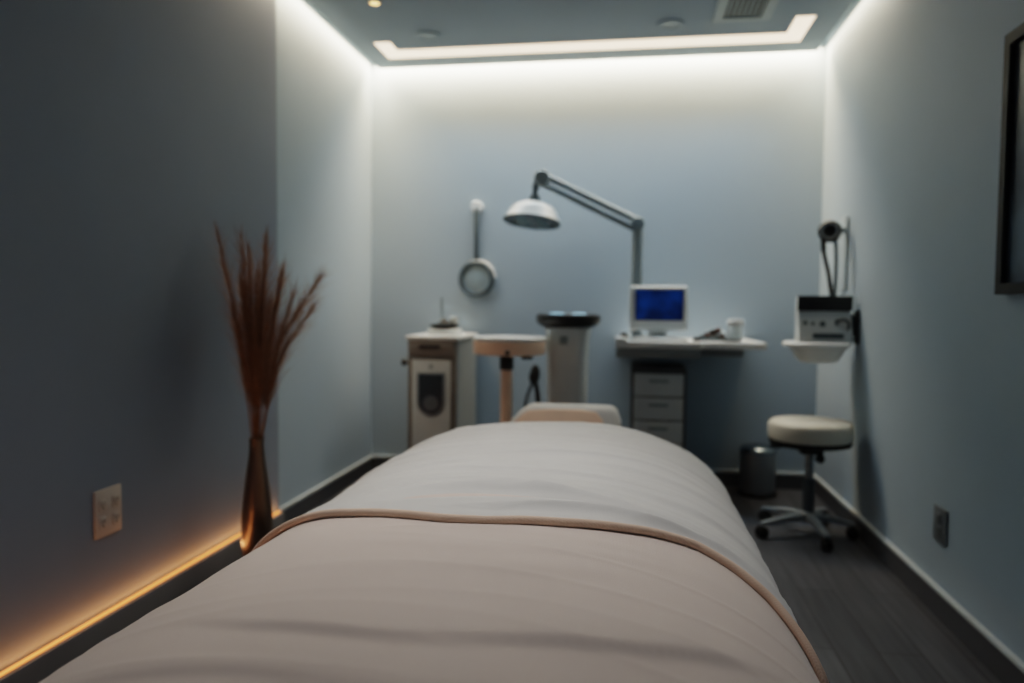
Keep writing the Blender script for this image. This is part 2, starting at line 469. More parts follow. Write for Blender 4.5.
for i, p in enumerate(edge):
    t = (edge[min(i + 1, len(edge) - 1)] - edge[max(i - 1, 0)]).normalized()
    a = Vector((0, -1, 0)); a = (a - t * a.dot(t)).normalized(); n_ = t.cross(a)
    rings.append([hb.verts.new(p + a * (0.008 * math.cos(2 * PI * k / seg)) + n_ * (0.008 * math.sin(2 * PI * k / seg)) - Vector((0, 0, 0.0035)) ) for k in range(seg)])
for A, B in zip(rings[:-1], rings[1:]):
    for k in range(seg): hb.faces.new((A[k], B[k], B[(k + 1) % seg], A[(k + 1) % seg]))
obj('hem', hb, HEM, sh, label='peach rolled hem along the near edge', ang=180)

# --- pillow on the headrest
pt = thing('pillow', 'small white pillow with painted-in warm light on its front face at the head of the bed', 'pillow', (-0.24, 3.12, 0.617))
def pillow_bm():
    bm = BM()
    # cross sections along x: outline in (y, z)
    secs = []
    n = 26
    for i in range(n + 1):
        s = i / n
        x = -0.49 + 0.465 * s
        el = min(1.0, max(0.0, (x + 0.49) / 0.115)); er = min(1.0, max(0.0, (-0.025 - x) / 0.05))
        k = math.sqrt(max(0.0, 1 - (1 - er) ** 2)) if er < 1 else 1.0
        kl = (0.10 + 0.90 * math.sin(el * PI / 2))
        h = 0.02 + 0.098 * (kl * (0.35 + 0.65 * k) if er < 1 else kl)
        d = 0.080 * (0.75 + 0.25 * min(k, kl))
        ring = []
        m = 28
        for j in range(m):
            a = 2 * PI * j / m
            ca, sa = math.cos(a), math.sin(a)
            yy = 3.06 + d * math.copysign(abs(ca) ** 0.45, ca)
            zz = 0.618 + h * 0.5 * (1 + math.copysign(abs(sa) ** 0.5, sa))
            ring.append(bm.verts.new((x, yy, zz)))
        secs.append(ring)
    for A, B in zip(secs[:-1], secs[1:]):
        for j in range(len(A)): bm.faces.new((A[j], B[j], B[(j + 1) % len(A)], A[(j + 1) % len(A)]))
    bm.faces.new(secs[0]); bm.faces.new(secs[-1])
    return bm
obj('cover', pillow_bm(), SHEET, pt, ang=70)
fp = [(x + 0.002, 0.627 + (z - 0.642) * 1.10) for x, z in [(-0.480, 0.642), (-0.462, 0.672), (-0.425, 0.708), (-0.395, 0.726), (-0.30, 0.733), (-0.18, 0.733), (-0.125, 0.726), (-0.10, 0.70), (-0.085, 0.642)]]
obj('front_tint', prism(BM(), fp, lambda u, v, d: Vector((u, d, v)), 2.968, 3.01, bev=0.004), WARMTINT, pt, label='front face with painted-in warm light')  # panel added to colour the pillow front like warm bounce light

# ------------------------------------------------------------------ vase and dried grasses
VX, VY = -1.498, 2.85
vp = [(0.001, 0.012), (0.055, 0.0), (0.060, 0.006), (0.066, 0.06), (0.0715, 0.14), (0.0735, 0.21), (0.071, 0.28), (0.062, 0.36), (0.050, 0.43), (0.040, 0.49), (0.034, 0.54), (0.033, 0.57), (0.036, 0.590),
      (0.033, 0.590), (0.029, 0.57), (0.030, 0.50), (0.045, 0.40), (0.06, 0.25), (0.05, 0.05), (0.001, 0.03)]
vp = [(r * 0.86, h) for r, h in vp]
va = obj('vase', lathe(BM(), vp, (VX, VY, 0), seg=64), BRONZE)
tag(va, 'tall slim dark bronze floor vase in front of the left wall', 'vase')

def grass(dx, dy, tipz, bow, label, n_hair, seed, group=None, width=0.045):
    rnd = random.Random(seed)
    tip = Vector((VX + dx * 0.96, VY + dy, 0.59 + (tipz - 0.59) * 0.965))
    cl = lambda v, m: max(-m, min(m, v))
    base = Vector((VX - cl(dx * 0.1, 0.02), VY - cl(dy * 0.1, 0.02), 0.34)); neck = Vector((VX + cl(dx * 0.12, 0.02), VY + cl(dy * 0.12, 0.02), 0.59))
    mid = neck.lerp(tip, 0.5) + Vector((-dx * bow, 0, 0.04))
    line = spline([base, neck, mid, tip], 12)
    n = len(line)
    root = obj('dried_grass_stem', tube(BM(), line[:-3], [0.0032 * (1 - 0.75 * i / n) + 0.0006 for i in range(n - 3)], 6), STALK)
    tag(root, label, 'dried grass', group)
    bm = BM()
    start = 12 + int((n - 12) * 0.18)
    for h in range(n_hair):
        f = rnd.random() ** 1.05
        fi = start + f * (n - 1.4 - start); i = min(n - 2, int(fi)); p = line[i].lerp(line[i + 1], fi - i)
        t = (line[i + 1] - line[i]).normalized()
        ang = rnd.uniform(0, 2 * PI)
        side = Vector((math.cos(ang), math.sin(ang), 0.0)); side = (side - t * side.dot(t)).normalized()
        prof = 0.30 + 0.70 * math.sin(PI * min(1, f * 0.80 + 0.10))
        w = width * 2.4 * prof * rnd.random() ** 1.5
        Lh = rnd.uniform(0.08, 0.19) * (1 - 0.45 * f)
        p1 = p + t * Lh * 0.5 + side * w * 0.62
        p2 = p + t * Lh + side * w * 1.15 + Vector((0, 0, -0.012 * rnd.random()))
        wv = t.cross(side).normalized() * 0.0007
        a1, a2 = bm.verts.new(p - wv), bm.verts.new(p + wv)
        b1, b2 = bm.verts.new(p1 - wv * 0.8), bm.verts.new(p1 + wv * 0.8)
        c = bm.verts.new(p2)
        bm.faces.new((a1, a2, b2, b1)); bm.faces.new((b1, b2, c))
    obj('plume', bm, GRASS, root, ang=180)
grass(-0.150, -0.03, 1.44, 0.06, 'leftmost dried grass stem in the vase, leaning towards the wall', 480, 1, width=0.040)
grass(0.285, 0.00, 1.27, 0.16, 'rightmost dried grass stem in the vase, arching widely to the right', 650, 2, width=0.052)
grass(0.225, 0.07, 1.15, 0.15, 'lower right dried grass stem in the vase, just under the rightmost one', 420, 3, width=0.045)
GMID = 'upright brown dried grass stem in the dense middle of the bunch in the vase'
mids = [(-0.050, -0.02, 1.43), (-0.085, 0.05, 1.22), (0.00, -0.05, 1.36), (0.025, 0.05, 1.43), (0.055, -0.02, 1.38), (0.085, 0.07, 1.27), (0.12, 0.0, 1.30),
        (-0.03, -0.06, 1.25), (0.045, -0.07, 1.22), (-0.02, 0.06, 1.30), (0.09, -0.05, 1.14), (-0.065, -0.05, 1.12), (0.01, 0.0, 1.16), (0.15, 0.04, 1.20)]
for i, (x, y, z) in enumerate(mids):
    grass(x, y, z, 0.06, GMID, 480, 10 + i, group='upright dried grasses in the vase', width=0.042)

# ------------------------------------------------------------------ left storage cabinet
cb = thing('cabinet', 'taupe and white storage cabinet with an arched window door by the left back corner', 'cabinet', (-1.15, 4.58, 0))
cx0, cx1, cy0, cy1 = -1.295, -1.003, 4.30, 4.865
b = BM(); box(b, cx0, cx1, cy0, cy1, 0.04, 0.93, bev=0.004, seg=2); obj('carcass', b, TAUPE, cb)
obj('side_panel', box(BM(), cx1 - 0.002, cx1 + 0.006, cy0 + 0.02, cy1, 0.04, 0.93, bev=0.002, seg=1), GREYSIDE, cb, label='pale grey side panel')
obj('plinth', box(BM(), cx0 + 0.02, cx1 - 0.02, cy0 + 0.03, cy1, 0, 0.04), DARK, cb)
obj('top', box(BM(), cx0 - 0.012, cx1 + 0.016, cy0 - 0.015, cy1 + 0.01, 0.93, 0.957, bev=0.006), WHITEM, cb, label='white laminate top')
dw = obj('drawer', box(BM(), cx0 + 0.008, cx1 - 0.008, cy0 - 0.014, cy0 - 0.001, 0.835, 0.925, bev=0.004, seg=2), TAUPE, cb)
obj('handle', box(BM(), -1.225, -1.095, cy0 - 0.022, cy0 - 0.012, 0.888, 0.902, bev=0.003, seg=2), DARK, dw, label='dark recessed grip')
dr = obj('door', box(BM(), cx0 + 0.028, cx1 - 0.030, cy0 - 0.016, cy0 - 0.001, 0.07, 0.815, bev=0.005, seg=2), OFFWHITE, cb, label='off-white door with arched window')
def arch(x0, x1, zt, zb, n=16):
    r = (x1 - x0) / 2; cxm = (x0 + x1) / 2
    return [(x0, zt), (x1, zt)] + [(cxm + r * math.cos(a), zb + r + r * -math.sin(a)) for a in [PI * k / n for k in range(n + 1)]]
obj('window_frame', prism(BM(), arch(-1.236, -1.062, 0.742, 0.478), lambda u, v, d: Vector((u, d, v)), cy0 - 0.021, cy0 - 0.012, bev=0.003), STEEL, dr)
obj('window_pane', prism(BM(), arch(-1.222, -1.076, 0.730, 0.494), lambda u, v, d: Vector((u, d, v)), cy0 - 0.024, cy0 - 0.018), GLASSD, dr, label='dark glass pane')
obj('emblem', lathe(BM(), [(0, 0), (0.012, 0), (0.012, 0.004), (0, 0.004)], (-1.15, cy0 - 0.016, 0.776), Vector((0, -1, 0)), 20), MIDG, dr)
obj('side_knob', lathe(BM(), [(0, 0), (0.008, 0), (0.008, 0.02), (0.020, 0.022), (0.022, 0.034), (0.018, 0.044), (0, 0.046)], (cx0 + 0.001, 4.325, 0.795), Vector((-1, 0, 0)), 24), DARK, cb)
obj('window_disc', lathe(BM(), [(0, 0), (0.045, 0), (0.045, 0.002), (0, 0.003)], (-1.149, cy0 - 0.024, 0.560), Vector((0, -1, 0)), 28), mat('pale round dial', (0.36, 0.41, 0.45), 0.3), dr, label='pale round shape behind the glass')  # plain pale disc in the window

# device on the cabinet
dv = thing('tabletop_device', 'small device with a black dish and thin upright stem on the cabinet top', 'device', (-1.13, 4.55, 0.957))
obj('base', box(BM(), -1.225, -1.040, 4.47, 4.63, 0.9575, 0.992, bev=0.010), WHITE, dv)
obj('dish', lathe(BM(), [(0, 0), (0.070, 0), (0.088, 0.012), (0.090, 0.028), (0.055, 0.033), (0.030, 0.044), (0.012, 0.058), (0.008, 0.064), (0, 0.064)], (-1.137, 4.55, 0.9925), seg=40), DARK, dv, label='black dish with conical centre')
obj('stem', tube(BM(), spline([(-1.15, 4.55, 1.045), (-1.153, 4.55, 1.10), (-1.153, 4.55, 1.185)], 6), 0.007, 10), MIDG, dv, label='thin grey stem')
obj('cup', lathe(BM(), [(0, 0), (0.022, 0), (0.027, 0.03), (0.024, 0.040), (0.0, 0.044)], (-1.078, 4.56, 1.0225), seg=28), WHITE, dv)

# ------------------------------------------------------------------ round pedestal table
px_, py_ = -0.640, 4.02
pd = thing('pedestal_table', 'small round drum-topped table on a single post with painted-in warm light beside the cabinet', 'table', (px_, py_, 0))
obj('drum', lathe(BM(), [(0, 0.876), (0.18, 0.876), (0.192, 0.880), (0.197, 0.890), (0.197, 0.946), (0.192, 0.950), (0, 0.950)], (px_, py_, 0), seg=72), WARMTINT, pd, label='drum rim with painted-in warm light')  # the rim's peach is bounce light held in its colour
obj('top', lathe(BM(), [(0, 0.9502), (0.192, 0.9502), (0.199, 0.954), (0.200, 0.966), (0.195, 0.971), (0, 0.971)], (px_, py_, 0), seg=72), WHITEM, pd, label='white round top')
obj('post', rod(BM(), (px_ - 0.015, py_, 0.02), (px_ - 0.015, py_, 0.80), 0.032, seg=32), WARMTINT, pd)  # post coloured as if warm light bounced onto it
obj('collar', lathe(BM(), [(0.030, 0.790), (0.036, 0.792), (0.038, 0.80), (0.038, 0.870), (0.034, 0.8755), (0, 0.8755)], (px_ - 0.015, py_, 0), seg=32), DARK, pd, label='black collar')
obj('foot', lathe(BM(), [(0, 0), (0.17, 0), (0.175, 0.006), (0.16, 0.018), (0.04, 0.028), (0.03, 0.05), (0, 0.05)], (px_ - 0.015, py_, 0), seg=56), WHITE, pd)
obj('knob', lathe(BM(), [(0, 0), (0.009, 0), (0.012, 0.006), (0.012, 0.016), (0.009, 0.02), (0, 0.02)], (px_ + 0.022, py_ - 0.195, 0.895), Vector((0, -1, 0)), 24), DARK, pd)
obj('lever', lathe(BM(), [(0, 0), (0.03, 0), (0.034, -0.008), (0.030, -0.018), (0, -0.020)], (px_ + 0.11, py_ - 0.10, 0.876), seg=24), DARK, pd)

# ------------------------------------------------------------------ white column machine
mx_, my_ = -0.341, 4.25
mc = thing('treatment_machine', 'white column machine with a round black top and two lit displays', 'machine', (mx_, my_, 0))
def col_bm():
    bm = BM(); rings = []
    for z, w, d in [(0, .150, .16), (0.03, .150, .16), (0.06, .128, .14), (0.15, .110, .125), (0.45, .106, .118), (0.70, .107, .115), (0.85, .110, .115), (0.97, .116, .118), (1.015, .122, .124), (1.02, .118, .12)]:
        ring = []
        for k in range(40):
            a = 2 * PI * k / 40; ca, sa = math.cos(a), math.sin(a)
            ring.append(bm.verts.new((mx_ + 1.05 * w * math.copysign(abs(ca) ** 0.5, ca), my_ + d * math.copysign(abs(sa) ** 0.5, sa), z)))
        rings.append(ring)
    for A, B in zip(rings[:-1], rings[1:]):
        for k in range(40): bm.faces.new((A[k], B[k], B[(k + 1) % 40], A[(k + 1) % 40]))
    bm.faces.new(rings[0]); bm.faces.new(rings[-1]); return bm
obj('body', col_bm(), WHITE, mc)
obj('head', lathe(BM(), [(0, 1.021), (0.128, 1.021), (0.160, 1.030), (0.178, 1.048), (0.182, 1.075), (0.177, 1.090), (0.165, 1.096), (0.155, 1.093), (0, 1.093)], (mx_, my_, 0), seg=72), DARK, mc, label='round black top')
for sx in (-0.062, 0.062):
    obj('display', lathe(BM(), [(0, 0), (0.040, 0), (0.044, 0.003), (0.040, 0.006), (0, 0.006)], (mx_ + sx, my_ - 0.035, 1.0925), Vector((0, -0.12, 1)), 32), PADLIT, mc, label='lit pale blue round display')
obj('badge', box(BM(), mx_ - 0.036, mx_ + 0.008, my_ - 0.127, my_ - 0.115, 0.928, 0.972, bev=0.004, seg=2), MIDG, mc, label='small grey square badge')
hs = thing('hose_hook', 'black handpiece with hanging cable loops between the round table and white column', 'handpiece', (-0.56, 4.45, 0))
obj('handpiece', lathe(BM(), [(0, 0), (0.018, 0), (0.030, 0.02), (0.034, 0.05), (0.026, 0.09), (0.015, 0.11), (0, 0.115)], (-0.562, 4.45, 0.675), Vector((0.15, 0, 1)), 24), DARK, hs)
obj('cable', tube(BM(), spline([(-0.562, 4.45, 0.69), (-0.595, 4.44, 0.60), (-0.612, 4.44, 0.48), (-0.60, 4.44, 0.30), (-0.57, 4.44, 0.10), (-0.52, 4.42, 0.012)], 8), 0.009, 10), RUBBER, hs)
obj('cable', tube(BM(), spline([(-0.550, 4.45, 0.69), (-0.535, 4.46, 0.60), (-0.53, 4.46, 0.45), (-0.54, 4.46, 0.25), (-0.555, 4.46, 0.012)], 8), 0.014, 10), RUBBER, hs)

# ------------------------------------------------------------------ wall magnifier / mirror
wm = thing('wall_mirror', 'round grey-rimmed mirror hanging from a straight bar on the back wall', 'mirror', (-1.0, D, 1.2))
obj('bracket', lathe(BM(), [(0, 0), (0.036, 0), (0.038, 0.004), (0.038, 0.028), (0.032, 0.036), (0, 0.037)], (-1.005, D - 0.0005, 1.785), Vector((0, -1, 0)), 32), WHITEM, wm, label='white wall bracket')
obj('bar', box(BM(), -1.017, -0.988, D - 0.042, D - 0.018, 1.41, 1.775, bev=0.006, seg=2), DARKG, wm)
obj('rim', lathe(BM(), [(0.090, 0.015), (0.090, 0.046), (0.098, 0.054), (0.112, 0.053), (0.122, 0.042), (0.122, 0.020), (0.112, 0.010), (0.090, 0.015)], (-0.997, D, 1.315), Vector((0, -1, 0)), 64), DARKG, wm)
obj('glass', lathe(BM(), [(0, 0.022), (0.091, 0.022), (0.091, 0.036), (0.05, 0.043), (0, 0.045)], (-0.997, D, 1.315), Vector((0, -1, 0)), 56), MIRROR, wm, label='pale reflective glass')
cc = [(-0.997 + 0.118 * math.cos(a), D - 0.03, 1.315 + 0.118 * math.sin(a)) for a in [PI * (0.02 + 0.5 * k / 16) for k in range(17)]]
obj('clip', tube(BM(), cc, 0.010, 10), WHITEM, wm, label='white arc on the upper right of the rim')

# ------------------------------------------------------------------ desk and what stands on it
dk = thing('wall_desk', 'white wall-mounted desk with a grey underside panel along the back wall', 'desk', (0.33, 4.6, 0))
b = BM(); prism(b, [(-0.075, 4.30), (0.40, 4.30), (0.42, 4.33), (0.760, 4.33), (0.735, D - 0.001), (-0.075, D - 0.001)], lambda u, v, d: Vector((u, v, d)), 0.905, 0.945, bev=0.008)
obj('desktop', b, WHITEM, dk)
obj('apron', box(BM(), -0.070, 0.40, 4.315, D - 0.002, 0.850, 0.904, bev=0.006, seg=2), GREYSIDE, dk)
obj('lower_tray', box(BM(), 0.402, 0.64, 4.375, D - 0.002, 0.862, 0.904, bev=0.006, seg=2), mat('mid grey laminate', (0.46, 0.49, 0.51), 0.5), dk)
obj('corner_block', box(BM(), -0.078, -0.01, 4.296, 4.42, 0.945, 0.966, bev=0.008), WHITEM, dk, label='raised white corner')

pe = thing('drawer_pedestal', 'grey pedestal with three pale drawers under the wall desk', 'drawer unit', (0.17, 4.65, 0))
obj('carcass', box(BM(), 0.018, 0.335, 4.43, 4.86, 0.0, 0.785, bev=0.004, seg=2), mat('dark taupe carcass', (0.30, 0.31, 0.33), 0.5), pe)
for z0, z1 in ((0.620, 0.752), (0.482, 0.613), (0.344, 0.475), (0.05, 0.337)):
    d_ = obj('drawer', box(BM(), 0.034, 0.318, 4.414, 4.431, z0, z1, bev=0.004, seg=2), OFFWHITE, pe)
    obj('handle', box(BM(), 0.120, 0.232, 4.405, 4.4155, z1 - 0.050, z1 - 0.036, bev=0.003, seg=2), MIDG, d_)

mo = thing('desktop_monitor', 'white desktop monitor with a blue lit screen on the wall desk', 'monitor', (0.165, 4.52, 0.945))
obj('housing', box(BM(), 0.002, 0.335, 4.462, 4.51, 1.000, 1.262, bev=0.014), WHITE, mo)
obj('bezel', box(BM(), 0.034, 0.311, 4.4575, 4.463, 1.060, 1.242, bev=0.003, seg=2), DARK, mo)
obj('screen', box(BM(), 0.038, 0.307, 4.4545, 4.459, 1.064, 1.238), SCREEN, mo, label='glowing dark blue screen')
obj('stand', box(BM(), 0.11, 0.22, 4.50, 4.56, 0.955, 1.10, bev=0.008), WHITE, mo)
obj('foot', lathe(BM(), [(0, 0), (0.12, 0), (0.125, 0.004), (0.115, 0.016), (0.05, 0.022), (0, 0.022)], (0.165, 4.51, 0.9455), seg=48), WHITE, mo)
kb = thing('keyboard', 'low white keyboard in front of the blue-screened monitor', 'keyboard', (0.17, 4.38, 0.945))
obj('case', box(BM(), 0.02, 0.33, 4.335, 4.425, 0.9455, 0.958, bev=0.004, seg=2), WHITE, kb)
kk = BM()
for r_ in range(4):
    for c_ in range(14): box(kk, 0.030 + c_ * 0.021, 0.048 + c_ * 0.021, 4.343 + r_ * 0.020, 4.360 + r_ * 0.020, 0.958, 0.962)
obj('keys', kk, WHITEM, kb)
bt = obj('small_bottle', lathe(BM(), [(0, 0), (0.011, 0), (0.012, 0.003), (0.012, 0.034), (0.006, 0.040), (0.006, 0.05), (0, 0.05)], (0.008, 4.345, 0.966 - 0.0205), seg=20), JAR)
tag(bt, 'tiny white bottle at the left front end of the wall desk', 'bottle')
kn = obj('dark_cap', lathe(BM(), [(0, 0), (0.018, 0), (0.020, 0.004), (0.018, 0.018), (0.010, 0.026), (0, 0.028)], (-0.030, 4.385, 0.9665), seg=24), DARK)
tag(kn, 'small round black cap on the raised left corner of the wall desk', 'cap')
ms = obj('computer_mouse', lathe(BM(), [(0, 0), (0.020, 0), (0.024, 0.006), (0.020, 0.018), (0.010, 0.024), (0, 0.025)], (0.385, 4.42, 0.9455), seg=24), DARK)
tag(ms, 'small black mouse on the desk right of the monitor', 'mouse')

# tray with brushes
tr = thing('instrument_tray', 'dark tray holding brown brushes on the wall desk beside the white jar', 'tray', (0.47, 4.47, 0.945))
b = BM(); box(b, 0.405, 0.545, 4.42, 4.53, 0.9455, 0.953)
for a in ((0.405, 0.545, 4.42, 4.426), (0.405, 0.545, 4.524, 4.53), (0.405, 0.411, 4.426, 4.524), (0.539, 0.545, 4.426, 4.524)): box(b, *a, 0.953, 0.966)
obj('tray', b, MIDG, tr)
for k, (x, y, ry) in enumerate([(0.425, 4.455, 0.3), (0.455, 4.475, -0.2), (0.485, 4.455, 0.15), (0.512, 4.48, -0.3), (0.47, 4.50, 0.5)]):
    t = thing('cosmetic_brush', 'short brown brush lying in the dark tray on the wall desk', 'brush', (x, y, 0.954), group='brushes in the desk tray')
    dx = Vector((math.cos(ry), math.sin(ry), 0))
    p = Vector((x, y, 0.972 + 0.017 * (k % 3)))
    obj('handle', rod(BM(), p - dx * 0.022, p + dx * 0.006, 0.007, 0.008, 14), DARK, t)
    obj('bristles', lathe(BM(), [(0, 0), (0.008, 0), (0.019, 0.012), (0.018, 0.026), (0.008, 0.036), (0, 0.037)], p + dx * 0.005, dx, 18), BROWN, t)
cp = obj('cotton_ball', lathe(BM(), [(0, 0)] + [(0.034 * math.sin(PI * k / 12), 0.034 - 0.034 * math.cos(PI * k / 12)) for k in range(1, 12)] + [(0, 0.068)], (0.530, 4.580, 0.9455), seg=28), JAR)
tag(cp, 'small round white ball between the brush tray and the white jar', 'cotton ball')
jr = thing('jar', 'white cylindrical lidded jar at the right end of the wall desk', 'jar', (0.607, 4.48, 0.945))
obj('body', lathe(BM(), [(0, 0), (0.040, 0), (0.043, 0.004), (0.043, 0.084), (0.039, 0.090), (0, 0.090)], (0.607, 4.48, 0.9455), seg=40), JAR, jr)
obj('lid', lathe(BM(), [(0, 0.0905), (0.045, 0.0905), (0.047, 0.094), (0.047, 0.118), (0.043, 0.126), (0.02, 0.128), (0, 0.1285)], (0.607, 4.48, 0.9455), seg=40), WHITEM, jr)
sc = obj('small_dish', lathe(BM(), [(0, 0), (0.040, 0), (0.060, 0.012), (0.062, 0.016), (0.058, 0.016), (0.038, 0.006), (0, 0.005)], (0.575, 4.415, 0.9455), seg=36), GREYSIDE)
tag(sc, 'shallow grey dish in front of the white jar on the desk', 'dish')

# ------------------------------------------------------------------ articulated treatment lamp
lp = thing('arm_lamp', 'grey articulated examination lamp with a white dome shade rising behind the monitor', 'lamp', (0.043, 4.66, 0.945))
J1 = Vector((0.043, 4.62, 1.625)); J2 = Vector((-0.522, 4.46, 1.893))
obj('clamp', lathe(BM(), [(0, 0), (0.06, 0), (0.062, 0.006), (0.058, 0.02), (0.034, 0.03), (0.030, 0.07), (0, 0.07)], (0.043, 4.62, 0.9455), seg=36), DARKG, lp)
obj('post', rod(BM(), (0.043, 4.62, 1.0), J1 - Vector((0, 0, 0.01)), 0.036, 0.034, 28), MIDG, lp)
obj('joint', lathe(BM(), [(0, -0.045), (0.036, -0.045), (0.040, -0.04), (0.040, 0.04), (0.036, 0.045), (0, 0.045)], J1 + Vector((0, 0, 0.012)), Vector((0, 1, 0)), 32), MIDG, lp)
dirv = (J2 - J1).normalized(); perp = Vector((0, 1, 0)).cross(dirv).normalized()
if perp.z < 0: perp = -perp
ar = obj('arm', rod(BM(), J1 + perp * 0.030, J2 + perp * 0.020, 0.0205, seg=20), MIDG, lp, label='upper parallel bar')
obj('arm', rod(BM(), J1 - perp * 0.026, J2 - perp * 0.030, 0.017, seg=20), MIDG, lp, label='lower parallel bar')
obj('joint', lathe(BM(), [(0, -0.042), (0.042, -0.042), (0.047, -0.036), (0.047, 0.036), (0.042, 0.042), (0, 0.042)], J2, Vector((0, 1, 0)), 32), MIDG, lp)
obj('neck', tube(BM(), spline([J2 + Vector((-0.026, 0, -0.01)), J2 + Vector((-0.040, 0, -0.055)), J2 + Vector((-0.046, 0, -0.11))], 6), [0.022] * 7 + [0.016] * 6, 18), DARKG, lp)
ax = Vector((0.09, 0.13, 1)).normalized()
SC = J2 + Vector((-0.060, 0, -0.262))
obj('swivel', lathe(BM(), [(0, 0), (0.027, 0), (0.033, 0.012), (0.033, 0.038), (0.022, 0.048), (0, 0.05)], SC + ax * 0.122, ax, 28), DARKG, lp)
shd = obj('shade', lathe(BM(), [(0.166, 0.012), (0.170, 0.016), (0.150, 0.045), (0.138, 0.075), (0.118, 0.098), (0.085, 0.115), (0.04, 0.124), (0, 0.125), (0, 0.119), (0.083, 0.109), (0.113, 0.093), (0.132, 0.072), (0.144, 0.043), (0.16, 0.012), (0.166, 0.012)], SC, ax, 72), WHITE, lp, label='white dome shade')
obj('rim', lathe(BM(), [(0.148, 0.0), (0.170, 0.0), (0.175, 0.006), (0.172, 0.015), (0.150, 0.015), (0.148, 0.0)], SC, ax, 72), DARKG, lp, label='dark rim ring')
u_ = (Vector((1, 0, 0)) - ax * ax.x).normalized(); w_ = ax.cross(u_)
obj('reflector', lathe(BM(), [(0, 0.010), (0.150, 0.010), (0.150, 0.016), (0, 0.016)], SC, ax, 56), DARKG, lp)
for k in range(4):
    a = PI / 4 + k * PI / 2
    obj('lens', lathe(BM(), [(0, -0.002), (0.030, -0.001), (0.046, 0.006), (0.046, 0.012), (0, 0.012)], SC + u_ * math.cos(a) * 0.085 + w_ * math.sin(a) * 0.085, ax, 28), LENS, lp)

# ------------------------------------------------------------------ wall device on the right wall
wd = thing('wall_device', 'white wall-mounted control unit with a black display above a curved tray on the right wall', 'medical device', (1.0, 4.12, 0.86))
obj('housing', prism(BM(), [(4.09, 1.202), (4.15, 1.202), (4.15, 0.96), (4.05, 0.96), (4.05, 1.02), (4.09, 1.115)], lambda u, v, d: Vector((d, u, v)), 0.866, 1.130, bev=0.008), WHITE, wd)
obj('display', box(BM(), 0.864, 1.132, 4.074, 4.095, 1.126, 1.205, bev=0.003, seg=2), DARK, wd, label='black display strip')
for x, z, r in ((0.900, 1.062, .012), (0.937, 1.058, .010), (0.985, 1.056, .017), (1.055, 1.06, .010)):
    obj('knob', lathe(BM(), [(0, 0), (r, 0), (r * 0.85, 0.014), (0, 0.015)], (x, 4.074, z), Vector((0, -1, 0.37)), 20), DARKG, wd)
obj('cord_hook', tube(BM(), spline([(1.045, 4.06, 1.075), (1.09, 4.045, 1.082), (1.108, 4.045, 1.06), (1.105, 4.045, 1.03)], 6), 0.008, 10), DARKG, wd)
obj('slot', box(BM(), 0.935, 1.085, 4.040, 4.052, 0.985, 1.012, bev=0.004, seg=2), DARKG, wd, label='dark grey slot')
tb_ = BM()
rings = []
for z, sx, sy in [(0.965, .148, .125), (0.958, .158, .135), (0.945, .158, .135), (0.938, .145, .122), (0.915, .128, .105), (0.880, .108, .085), (0.862, .090, .068), (0.858, .05, .04)]:
    ring = []
    for k in range(48):
        a = 2 * PI * k / 48; ca, sa = math.cos(a), math.sin(a)
        off = -0.018 if z > 0.94 else 0.0
        ring.append(tb_.verts.new((0.972 + off * (1 if ca < 0 else 0) + 0.95 * sx * math.copysign(abs(ca) ** 0.55, ca), 4.10 + sy * math.copysign(abs(sa) ** 0.55, sa), z)))
    rings.append(ring)
for A, B in zip(rings[:-1], rings[1:]):
    for k in range(48): tb_.faces.new((A[k], B[k], B[(k + 1) % 48], A[(k + 1) % 48]))
tb_.faces.new(rings[0]); tb_.faces.new(rings[-1])
obj('tray', tb_, WHITEM, wd, label='white curved tray under the unit')
obj('wall_bracket', box(BM(), 1.10, XR - 0.001, 4.10, 4.149, 1.0, 1.11, bev=0.008, seg=2), DARKG, wd, label='dark wall bracket')
obj('bracket_plate', box(BM(), XR - 0.014, XR - 0.0005, 4.05, 4.13, 0.96, 1.13, bev=0.005, seg=2), DARK, wd)

wh = thing('wall_handset', 'dark round handpiece with two hanging cords on a white plate on the right wall', 'handpiece', (1.1, 4.3, 1.24))
obj('back_plate', box(BM(), XR - 0.018, XR - 0.0005, 4.29, 4.41, 1.235, 1.64, bev=0.008), mat('pale blue grey plate', (0.64, 0.70, 0.74), 0.5), wh, label='white wall plate')
obj('arm', rod(BM(), (XR - 0.017, 4.31, 1.565), (1.05, 4.25, 1.548), 0.014, 0.016, 16), DARKG, wh)
obj('handpiece', lathe(BM(), [(0, -0.02), (0.040, -0.02), (0.058, -0.012), (0.060, 0.012), (0.050, 0.024), (0.030, 0.022), (0.026, 0.012), (0, 0.012)], (1.052, 4.25, 1.55), Vector((-0.25, -1, 0.1)), 40), DARK, wh, label='round black handpiece')
obj('collar', lathe(BM(), [(0.034, 0.026), (0.044, 0.028), (0.046, 0.022), (0.034, 0.020), (0.034, 0.026)], (1.052, 4.25, 1.55), Vector((-0.25, -1, 0.1)), 36), STEEL, wh)
obj('cord', tube(BM(), spline([(1.018, 4.24, 1.52), (1.022, 4.235, 1.44), (1.045, 4.225, 1.33), (1.062, 4.215, 1.205)], 8), [0.014] * 8 + [0.011] * 17, 12), DARK, wh)
obj('cord', tube(BM(), spline([(1.082, 4.25, 1.51), (1.086, 4.24, 1.42), (1.084, 4.23, 1.32), (1.078, 4.215, 1.205)], 8), 0.010, 12), DARKG, wh)

